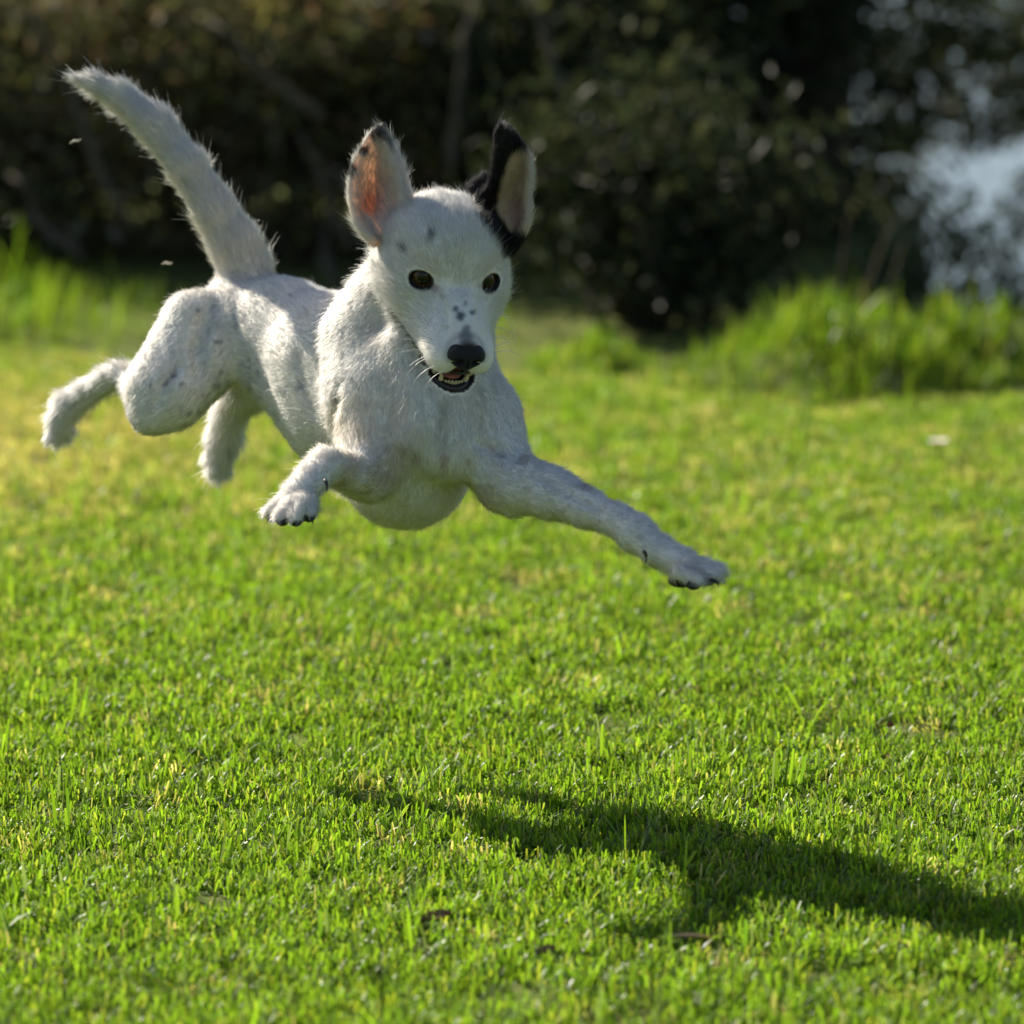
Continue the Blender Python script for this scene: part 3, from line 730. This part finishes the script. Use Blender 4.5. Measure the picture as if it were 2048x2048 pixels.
# ears
from_L = np.zeros(len(V), bool); from_R = np.zeros(len(V), bool)
for key, arr in (('L', EARC['L']), ('R', EARC['R'])):
    q = np.where(np.all((V > arr.min(0) - .006) & (V < arr.max(0) + .006), axis=1))[0]
    dm = np.full(len(q), 9.)
    for s_ in range(0, len(arr), 400):
        dm = np.minimum(dm, np.sqrt(((V[q][:, None] - arr[None, s_:s_ + 400:2]) ** 2).sum(-1).min(1)))
    sel = q[dm < .0048]; (from_L if key == 'L' else from_R)[sel] = True
front = (N @ FWD) < .15
inL = from_L & front; inR = from_R & front
earmask = (from_L | from_R)
def inner(xs_, y):                # 0 at the rim, 1 in the cup
    return xs_
# left ear: white back, pink cup, dark ticks at the rim
mL = np.where(inL, 1., 0.)
cup = np.exp(-(((px - 703) / 26) ** 2 + ((py - 375) / 52) ** 2)); blend(np.clip(cup * (.45 + 1.1 * fbm(V, 260, 3, 61.)), 0, .85) * mL, (.68, .48, .38))
cup = np.exp(-(((px - 700) / 16) ** 2 + ((py - 392) / 26) ** 2)); blend(np.clip(cup * (.4 + 1.1 * fbm(V, 320, 3, 62.)), 0, .85) * mL, (.64, .25, .13))
cup = np.exp(-(((px - 725) / 20) ** 2 + ((py - 320) / 40) ** 2)); blend(np.clip(cup, 0, .35) * mL, (.55, .42, .33))
blend(np.maximum(sstep(px + 26 * (fbm(V, 220, 2, 77.) - .5), 716, 746), sstep(py + 16 * (fbm(V, 220, 2, 78.) - .5), 408, 430)) * mL * .85, WHITE)
for x, y, r_ in ((716, 256, 22), (728, 270, 11), (706, 256, 8), (728, 256, 9), (686, 287, 12), (738, 272, 9), (743, 286, 6), (664, 322, 11), (662, 335, 7)):
    d = np.hypot(px - x, py - y); blend((1 - sstep(d, r_ * .5, r_ * 1.15)) * from_L * .97, (.02, .02, .025))
# right ear: black with a cream and pink cup
nR = sstep(px + 7 * (fbm(V, 300, 2, 3.) - .5), 900, 912) * 1.
lineR = np.interp(py, [250, 278, 301, 330, 360, 400, 440, 470], [1020, 995, 960, 948, 936, 936, 962, 1000])
inside = sstep(px - lineR + 8 * (fbm(V, 300, 2, 8.) - .5), -4, 6) * sstep(py, 282, 302) * (1 - sstep(py, 436, 452)) * inR
BLK = (.012, .011, .013)
patch_edge = np.interp(py, [340, 375, 400, 430, 460, 490, 505], [885, 888, 897, 912, 935, 946, 975])
patch = sstep(px - patch_edge + 9 * (fbm(V, 280, 2, 14.) - .5), -4, 4) * (py < 492 + 8 * (fbm(V, 280, 2, 15.) - .5)) * (py > 325) * (dd > -5) * (px < 1020)
blend(np.clip(np.maximum(from_R * 1., patch), 0, 1), BLK)
blend(inside, (.84, .64, .40))
cup = np.exp(-(((px - 976) / 17) ** 2 + ((py - 405) / 24) ** 2)); blend(np.clip(cup, 0, .6) * inside, (.70, .36, .28))
blend(sstep(px - np.interp(py, [240, 301, 440], [968, 999, 990]), -2, 6) * inside * .7, (.75, .68, .6))
# bare dark skin: lips, eye rims, pads
skin_dark = np.zeros(len(V))
Lq = V - HO; lr, lf, lz = (Lq @ HR) * 1e3, (Lq @ HF) * 1e3, (Lq @ HU) * 1e3
mouth_d = np.sqrt((np.maximum(np.abs(lr) - 18, 0)) ** 2 + ((lf - 42) * 0) ** 2 + (lz + 59) ** 2)
inmouth = (((lr / 20.5) ** 2 + ((lf - 47) / 32) ** 2 + ((lz + 63.5) / 9.6) ** 2) < 1)
skin_dark = np.maximum(skin_dark, inmouth * 1.)
for s_ in (-1, 1):
    a, b_ = np.array([s_ * 23.5, 6, -51.]), np.array([s_ * 21, 37, -57.5]); q = np.stack([lr, lf, lz], 1); h = np.clip(((q - a) @ (b_ - a)) / ((b_ - a) @ (b_ - a)), 0, 1)
    d = np.linalg.norm(q - a - h[:, None] * (b_ - a), axis=1); skin_dark = np.maximum(skin_dark, 1 - sstep(d, 1.6 + 2.4 * h, 2.6 + 3.0 * h))
MP = np.array([(738, 585), (762, 618), (780, 644), (794, 665), (806, 688), (818, 711)], float)
dl = np.full(len(V), 99.)
for a, b_ in zip(MP[:-1], MP[1:]):
    q = np.stack([px, py], 1); h = np.clip(((q - a) @ (b_ - a)) / ((b_ - a) @ (b_ - a)), 0, 1); dl = np.minimum(dl, np.linalg.norm(q - a - h[:, None] * (b_ - a), axis=1))
skin_dark = np.maximum(skin_dark, (1 - sstep(dl, 1.6, 4.2)) * (dd < 60) * (headw > .2) * .9 * 0)
blend((1 - sstep(dl + 3 * (fbm(V, 500, 2, 3.) - .5), .8, 3.6)) * (dd < 60) * (headw > .2) * (N @ FWD < .1) * .95, (.03, .025, .025))
rim = np.zeros(len(V))
for c, od, ex, ez, s_ in EYES:
    q = V - c; a, b_, o_ = (q @ ex) * 1e3, (q @ ez) * 1e3, (q @ od) * 1e3
    rr_ = np.sqrt((a / 10.4) ** 2 + (b_ / 7.8) ** 2); rim = np.maximum(rim, (1 - sstep(rr_, 1.0, 1.18)) * (o_ > 0) * (o_ < 22))
bare = np.maximum(skin_dark, rim)
for c, od, ex, ez, s_ in EYES:
    q = V - c - ez * .003; d = np.linalg.norm(q, axis=1) * 1e3; blend((1 - sstep(d, 13, 22)) * .35 * (headw > .3), (.66, .56, .38))
q = V - nose_p; nd = np.linalg.norm(q, axis=1) * 1e3; nsk = 1 - sstep(nd, 11, 14.5); bare = np.maximum(bare, nsk)
pads = np.zeros(len(V))
for k_ in range(1):
    pads = np.maximum(pads, ((px > 505) & (px < 602) & (py > 958 - (px - 540) * .0) & (N @ UPV < -.35) & (dd < -70)) * 1.)
    pads = np.maximum(pads, ((px > 1262) & (px < 1345) & (N @ UPV < -.72) & (dd < -90) & (py > 1085)) * 1.)
blend(np.maximum(bare, pads), (.018, .015, .017))
blend(np.clip(1 - np.abs(nd - 16) / 5, 0, 1) * .45 * (lz > -38) * (headw > .3), (.12, .10, .11))
fl_len = np.where((bare + pads > .35) | (nd < 14), 0, fl_len)
fl_len = np.where(earmask, .0024, fl_len)
fl_len = np.where(inL | inR, .005, fl_len)
fl_len *= np.where(headw > .3, np.clip(.55 + (np.linalg.norm(V - nose_p, axis=1) - .02) / .07, .5, 1.25), 1)
flow[from_L] = D(713, 235, 45) - D(718, 440, 40); flow[from_R] = D(948, 230, 45) - D(960, 440, 40)
flow[inL] += (V[inL] - D(705, 385, 60)) * 2; flow[inR] += (V[inR] - D(972, 400, 60)) * 2
sw = inL & ((px > 716) | (py > 418)); fl_len[sw] = .0105
flow[sw] = D(690, 330, 40) - D(745, 410, 60)
sw2 = inR & (px > 985); flow[sw2] = D(975, 330, 40) - D(1000, 420, 50)
ftan = flow - (flow * N).sum(1)[:, None] * N; ftan /= np.linalg.norm(ftan, axis=1)[:, None] + 1e-9
glow = np.clip(np.where(inL | (from_L), 1, 0) + np.where(from_R, .45, 0), 0, 1).astype(float)

t = NT('dog_skin')
ca = t.attr('coat'); gl = t.attr('thin')
nz = t.n('ShaderNodeTexNoise', {'Scale': 900.0, 'Detail': 3.0})
bp = t.n('ShaderNodeBump', {'Height': nz.outputs[0], 'Distance': .0006, 'Strength': .6})
pr = t.n('ShaderNodeBsdfPrincipled', {'Base Color': ca.outputs['Color'], 'Roughness': .6, 'Specular IOR Level': .25, 'Normal': bp.outputs[0]})
tm = t.n('ShaderNodeVectorMath', {0: ca.outputs['Color'], 1: (1.0, .75, .6)}, operation='MULTIPLY')
tl_ = t.n('ShaderNodeBsdfTranslucent', {'Color': tm.outputs[0]})
gm = t.n('ShaderNodeMath', {0: gl.outputs['Fac'], 1: .6}, operation='MULTIPLY')
ms = t.n('ShaderNodeMixShader', {0: gm.outputs[0], 1: pr.outputs[0], 2: tl_.outputs[0]})
M_SKIN = t.surf(ms.outputs[0])
body_me = make_mesh('body', V - ORG, F, M_SKIN, attrs={'coat': ('FLOAT_COLOR', COLV), 'thin': ('FLOAT', glow.astype(np.float32))})
link_obj('body', body_me, parent=dog)

# ---- fur
tri = np.concatenate([F[:, [0, 1, 2]], F[:, [0, 2, 3]]])
ar = np.linalg.norm(np.cross(V[tri[:, 1]] - V[tri[:, 0]], V[tri[:, 2]] - V[tri[:, 0]]), axis=1) / 2
tn = N[tri[:, 0]]
wt = ar * np.where((tn @ FWD) > .45, .25, 1.) * np.where(fl_len[tri].min(1) <= 0, 0, 1) * np.where(headw[tri[:, 0]] > .3, 1.8, 1) * np.where(earmask[tri[:, 0]], 1.3, 1)
wt *= np.where(taw[tri[:, 0]] > .3, 1.5, 1) * np.where(paww[tri[:, 0]] > .3, 1.3, 1)
NH = 300000
ti = rng.choice(len(tri), NH, p=wt / wt.sum()); bc = rng.dirichlet((1, 1, 1), NH)
def interp(A):
    A = np.asarray(A, float); T = A[tri[ti]]; return (T * (bc[:, :, None] if A.ndim == 2 else bc)).sum(1)
root = interp(V); nn = interp(N); nn /= np.linalg.norm(nn, axis=1)[:, None]; ft = interp(ftan); L = interp(fl_len); hc = interp(COLV)
tailm = interp(taw); legm = interp(legw); headm = interp(headw); pawm = interp(paww)
# clumping: neighbouring hairs share a lean
def vnoise(P, s_, seed): return np.stack([fbm(P, s_, 2, seed + k * 7.7) - .5 for k in range(3)], 1)
cl = vnoise(root, 90, 2.) * 1.1 + vnoise(root, 260, 40.) * 1.3
jit = rng.normal(size=(NH, 3)) * .16
lift = (.26 + .10 * rng.random(NH) + .18 * tailm + .16 * legm + .15 * pawm)[:, None]
d0 = ft + nn * (lift + .25) + cl * .45 + jit; d0 /= np.linalg.norm(d0, axis=1)[:, None]
d1 = ft + nn * (lift - .12) + cl * .8 + jit * 1.6; d1 /= np.linalg.norm(d1, axis=1)[:, None]
L = L * (.65 + .75 * rng.random(NH)) * (1 + .9 * (rng.random(NH) > .975))
NP = 5
tt = np.linspace(0, 1, NP)[None, :, None]
pos = root[:, None] - nn[:, None] * .0004 + (d0[:, None] * (tt - tt ** 2 / 2) + d1[:, None] * tt ** 2 / 2) * L[:, None, None]
hc = np.clip(hc * (1 + .12 * rng.normal(size=(NH, 1)) - .25 * (rng.random((NH, 1)) > .94)), .005, .95)
def hair_object(name, pos, rad0, colr, nrm, mat, parent, kind='stuff'):
    n, k = pos.shape[:2]
    hcv = bpy.data.hair_curves.new(name); hcv.add_curves([k] * n)
    hcv.attributes['position'].data.foreach_set('vector', (pos - ORG).astype(np.float32).ravel())
    ra = hcv.attributes.get('radius') or hcv.attributes.new('radius', 'FLOAT', 'POINT')
    prof = np.linspace(1, .25, k)[None] * np.asarray(rad0).reshape(-1, 1) * np.ones((n, 1)); ra.data.foreach_set('value', prof.astype(np.float32).ravel())
    a = hcv.attributes.new('coat', 'FLOAT_COLOR', 'CURVE'); c4 = np.ones((n, 4), np.float32); c4[:, :3] = colr; a.data.foreach_set('color', c4.ravel())
    a = hcv.attributes.new('lie', 'FLOAT_VECTOR', 'CURVE'); a.data.foreach_set('vector', nrm.astype(np.float32).ravel())
    hcv.materials.append(mat)
    return link_obj(name, hcv, parent=parent, kind=kind)
t = NT('dog_fur')
ca = t.attr('coat'); nv = t.attr('lie')
df = t.n('ShaderNodeBsdfDiffuse', {'Color': ca.outputs['Color'], 'Normal': nv.outputs['Vector']})
hb = t.n('ShaderNodeBsdfHairPrincipled', {'Color': ca.outputs['Color'], 'Roughness': .38, 'Radial Roughness': .5})
hb.model = 'CHIANG'; hb.parametrization = 'COLOR'
ms = t.n('ShaderNodeMixShader', {0: .36, 1: df.outputs[0], 2: hb.outputs[0]})
M_FUR = t.surf(ms.outputs[0])
rad = .00014 * (1 - .35 * headm) * (.7 + .6 * rng.random(NH)) * (1 + .1 * tailm)
nh = nn + cl * .55 + rng.normal(size=(NH, 3)) * .30; nh /= np.linalg.norm(nh, axis=1)[:, None]
hair_object('fur', pos, rad, hc, nh, M_FUR, dog)

# ---- whiskers and long stray hairs
wp, wr = [], []
for (x0, y0, x1, y1, x2, y2, dz) in ((935, 620, 955, 610, 978, 650, -25), (933, 640, 955, 625, 965, 665, -28), (932, 655, 960, 640, 972, 648, -28), (934, 665, 965, 655, 985, 675, -26), (930, 600, 950, 585, 975, 610, -22), (938, 590, 960, 590, 975, 640, -20),
        (830, 660, 790, 655, 752, 665, -40), (828, 672, 790, 672, 768, 708, -42), (832, 688, 800, 690, 778, 725, -42), (822, 650, 790, 640, 756, 640, -38), (815, 640, 780, 625, 745, 620, -36), (840, 700, 812, 706, 800, 735, -42), (826, 664, 800, 668, 772, 690, -42)):
    a, b_, c = D(x0, y0, dz), D(x1, y1, dz - 6), D(x2, y2, dz)
    f = np.linspace(0, 1, 7)[:, None]; wp.append(a * (1 - f) ** 2 + 2 * b_ * f * (1 - f) + c * f * f)
wp = np.array(wp)
hair_object('whiskers', wp, np.full(len(wp), .0003), np.tile([.82, .80, .76], (len(wp), 1)), np.tile(-FWD, (len(wp), 1)), M_FUR, dog)

# ---- nose, eyes, mouth, claws
def small_sdf(name, fn, lo, hi, h, mat, parent, fr, it=1):
    """fr = (origin, axes) of the local frame in mm."""
    ax = [np.arange(lo[i], hi[i] + h, h) for i in range(3)]; G = np.stack(np.meshgrid(*ax, indexing='ij'), -1)
    v, f = surface_nets(fn(G).astype(np.float32), np.array(lo, float), h); v = smooth(v, f, it)
    W_ = fr[0] + (v @ fr[1]) * .001
    return link_obj(name, make_mesh(name, W_ - ORG, f, mat), parent=parent)
def smin(a, b_, k): h = np.maximum(k - np.abs(a - b_), 0) / k; return np.minimum(a, b_) - h * h * k / 4
def smax(a, b_, k): return -smin(-a, -b_, k)
def E(P, c, r_): 
    q = (P - np.array(c, float)) / np.array(r_, float); k0 = np.linalg.norm(q, axis=-1); k1 = np.linalg.norm(q / np.array(r_, float), axis=-1); return k0 * (k0 - 1) / np.maximum(k1, 1e-6)
def nose_fn(P):
    P = P * np.array([1.0, 1.1, 1.08])
    d = smin(E(P, (-7, 0, 1), (9.5, 9, 9.5)), E(P, (7, 0, 1), (9.5, 9, 9.5)), 5)
    d = smin(d, E(P, (0, 1, -5), (8, 8, 8.5)), 5); d = smin(d, E(P, (0, -4, 5), (13, 9, 6)), 4)
    for s_ in (-1, 1):
        d = smax(d, -E(P, (s_ * 7.0, 8.5, -1.8), (3.7, 6.5, 3.3)), 1.0); d = smax(d, -E(P, (s_ * 12.5, 5, -3.5), (4.5, 5, 1.2)), 1)
    return smax(d, -E(P, (0, 10, -6), (.7, 3, 9)), 1.2)
M_NOSE = plain_material('nose_leather', (.012, .013, .018), .42, .3, 1300, spec=.3, bump=.0012)
small_sdf('nose', nose_fn, (-20, -16, -17), (20, 14, 15), .8, M_NOSE, dog, (H(0, 67, -33), HM))
t = NT('eye_ball')
at_ = t.attr('iris')
M_EYE = t.surf(t.n('ShaderNodeBsdfPrincipled', {'Base Color': at_.outputs['Color'], 'Roughness': .05, 'Specular IOR Level': .45}).outputs[0])
M_RIM = plain_material('eyelid_skin', (.022, .016, .016), .5, .2, 400, spec=.4)
gaze = -FWD * .93 + RT * .22 - UPV * .25; gaze /= np.linalg.norm(gaze)
for c, od, ex, ez, s_ in EYES:
    n1_, n2_ = 40, 48; Vv = []; ce = []
    g_ = od * .5 + gaze * .5; g_ /= np.linalg.norm(g_); a_ = np.cross(g_, UPV); a_ /= np.linalg.norm(a_); b_ = np.cross(a_, g_)
    for i in range(n1_ + 1):
        th_ = math.pi * i / n1_
        for k in range(n2_):
            w = 2 * math.pi * k / n2_; rr_ = .0121 + .0008 * math.exp(-(th_ / .65) ** 4)
            Vv.append(c + rr_ * (g_ * math.cos(th_) + math.sin(th_) * (a_ * math.cos(w) + b_ * math.sin(w))))
            q = th_
            ce.append((.003, .003, .003) if q < .42 else (.075 + .03 * math.sin(w * 23) ** 2, .034 + .012 * math.sin(w * 17) ** 2, .012) if q < .86 else (.01, .008, .006) if q < 1.1 else (.16, .12, .10))
    Ff = [(i * n2_ + k, (i + 1) * n2_ + k, (i + 1) * n2_ + (k + 1) % n2_, i * n2_ + (k + 1) % n2_) for i in range(n1_) for k in range(n2_)]
    eo = link_obj('eye', make_mesh('eye', np.array(Vv) - ORG, Ff, M_EYE, attrs={'iris': ('FLOAT_COLOR', ce)}), parent=dog)
    ring = []
    for k in range(49):
        w = 2 * math.pi * k / 48; x = 9.8 * math.cos(w); y = 7.1 * math.sin(w) * (1 - .25 * (abs(math.cos(w)) ** 3)); o_ = math.sqrt(max(12.5 ** 2 - x * x - y * y, 1))
        ring.append(c + (ex * x + ez * y + od * o_) * .001)
    v, f = tube(ring, [.0008] * 49, 8, cap=False); link_obj('eyelid', make_mesh('eyelid', v - ORG, f, M_RIM), parent=eo)
# lower lip: a black fleshy rim round the open jaw
M_LIP = plain_material('lip', (.020, .015, .017), .38, .3, 300, spec=.5)
def hpts(L_): return np.array([H(q[0], q[1] + 5, q[2] - 4) for q in L_])
lip = hpts([(-23.5, 3, -48), (-23.3, 10, -51), (-22, 20, -56), (-19, 33, -62), (-14, 44, -64.5), (-7, 52, -66), (0, 54.5, -66.5), (7, 52, -66), (14, 44, -64.5), (19, 33, -62), (22, 20, -56), (23.3, 10, -51), (23.5, 3, -48)])
def dense(P, m=5):
    n = len(P); x = np.arange(n); xi = np.linspace(0, n - 1, (n - 1) * m + 1); out = []
    for a in range(3): out.append(np.interp(xi, x, P[:, a]))
    o_ = np.stack(out, 1)
    for _ in range(6): o_[1:-1] = (o_[:-2] + 2 * o_[1:-1] + o_[2:]) / 4
    return o_
lp = dense(lip); m_ = len(lp); rr_ = .0006 + .0030 * np.sin(np.linspace(0, math.pi, m_)) ** 1.2
v, f = tube(lp, rr_, 10); link_obj('lower_lip', make_mesh('lower_lip', v - ORG, f, M_LIP), parent=dog)
ul = hpts([(-23.2, 3, -47), (-22.4, 12, -49), (-20.5, 28, -52), (-16, 44, -51.5), (-9, 55, -49), (-2, 60, -47.5), (0, 61, -46), (2, 60, -47.5), (9, 55, -49), (16, 44, -51.5), (20.5, 28, -52), (22.4, 12, -49), (23.2, 3, -47)])
lp2 = dense(ul); v, f = tube(lp2, .0008 + .0006 * np.sin(np.linspace(0, math.pi, len(lp2))), 8); link_obj('upper_lip', make_mesh('upper_lip', v - ORG, f, M_LIP), parent=dog)
M_TOOTH = plain_material('tooth', (.66, .55, .34), .35, .12, 200, spec=.5, coat=.3)
M_TONG = plain_material('tongue', (.42, .12, .10), .45, .2, 250, spec=.5, bump=.0008, coat=.2)
small_sdf('tongue', lambda P: smin(E(P, (0, 14, -60), (12, 30, 3.6)), E(P, (0, 34, -61.5), (10.5, 12, 3.0)), 3), (-15, -20, -68), (15, 50, -54), .9, M_TONG, dog, (H(0, 5, -4), HM))
def tooth(b_, tip, r_):
    b_, tip = H(b_[0], b_[1] + 5, b_[2] - 4), H(tip[0], tip[1] + 5, tip[2] - 4); f = np.linspace(0, 1, 6)[:, None]; pts_ = b_ + (tip - b_) * f
    v, f_ = tube(pts_, [r_ * q * .001 for q in (1, 1.05, .95, .8, .55, .2)], 8); link_obj('tooth', make_mesh('tooth', v - ORG, f_, M_TOOTH), parent=dog)
for x in (-6.9, -4.2, -1.5, 1.5, 4.2, 6.9): tooth((x, 50 - abs(x) * .25, -65), (x * 1.02, 51 - abs(x) * .25, -60.6 + rng.random() * .6), 1.7)
for s_ in (-1, 1):
    tooth((s_ * 10, 46, -65), (s_ * 12, 49, -54.5), 2.3)
    tooth((s_ * 13.0, 49, -50), (s_ * 13.4, 49.5, -56.0), 1.9)
    for q in (0, 1, 2): tooth((s_ * (14.5 + q * 1.4), 38 - q * 8, -63 + q * 2.0), (s_ * (14.8 + q * 1.4), 38 - q * 8, -57.5 + q * 1.6), 2.2)
M_CLAW = plain_material('claw', (.035, .03, .032), .35, .3, 300, spec=.5)
M_CLAW2 = plain_material('pale_claw', (.35, .30, .27), .35, .2, 300, spec=.5)
def claw(p0, p1, p2, r_=3.2, m=M_CLAW):
    a, b_, c = D(*p0), D(*p1), D(*p2); f = np.linspace(0, 1, 8)[:, None]; q = a * (1 - f) ** 2 + 2 * b_ * f * (1 - f) + c * f * f
    v, f_ = tube(q, [r_ * .001 * x for x in (.8, .9, .85, .78, .66, .5, .32, .1)], 8); link_obj('claw', make_mesh('claw', v - ORG, f_, m), parent=dog)
claw((612, 905, -98), (619, 912, -104), (616, 928, -100), 1.8)
claw((1214, 1040, -150), (1222, 1046, -154), (1218, 1064, -150), 1.8)
claw((1352, 1086, -150), (1366, 1088, -154), (1368, 1104, -154), 1.9, M_CLAW2); claw((1340, 1094, -174), (1356, 1096, -178), (1356, 1108, -178), 1.9); claw((1336, 1088, -128), (1356, 1094, -132), (1362, 1104, -132), 1.8)
claw((512, 974, -108), (506, 978, -112), (504, 986, -112), 1.5); claw((533, 982, -128), (529, 987, -132), (529, 994, -130), 1.5); claw((560, 984, -132), (557, 989, -136), (559, 995, -134), 1.5); claw((587, 976, -120), (589, 982, -125), (591, 989, -122), 1.5)
M_PAD = plain_material('paw_pad', (.02, .018, .02), .6, .4, 500, bump=.001)
def pad(c, r_, name='paw_pad'):
    c = D(*c); n1_, n2_ = 10, 14; Vv = [c + (RT * r_[0] * math.sin(a) * math.cos(w) + FWD * r_[1] * math.sin(a) * math.sin(w) + UPV * r_[2] * math.cos(a)) * .001 for a in np.linspace(0, math.pi, n1_) for w in np.linspace(0, 2 * math.pi, n2_, endpoint=False)]
    Ff = [(i * n2_ + k, (i + 1) * n2_ + k, (i + 1) * n2_ + (k + 1) % n2_, i * n2_ + (k + 1) % n2_) for i in range(n1_ - 1) for k in range(n2_)]
    link_obj(name, make_mesh(name, np.array(Vv) - ORG, Ff, M_PAD), parent=dog)
for c in ((515, 976, -104), (533, 983, -122), (558, 984, -126), (583, 976, -114)): pad(c, (5.2, 6, 4.2))
pad((562, 972, -100), (11, 9, 6))
for c in ((1326, 1094, -126), (1340, 1091, -150), (1334, 1097, -168), (1308, 1104, -176)): pad(c, (6, 5.5, 4))
pad((1286, 1096, -148), (11, 10, 5.5))
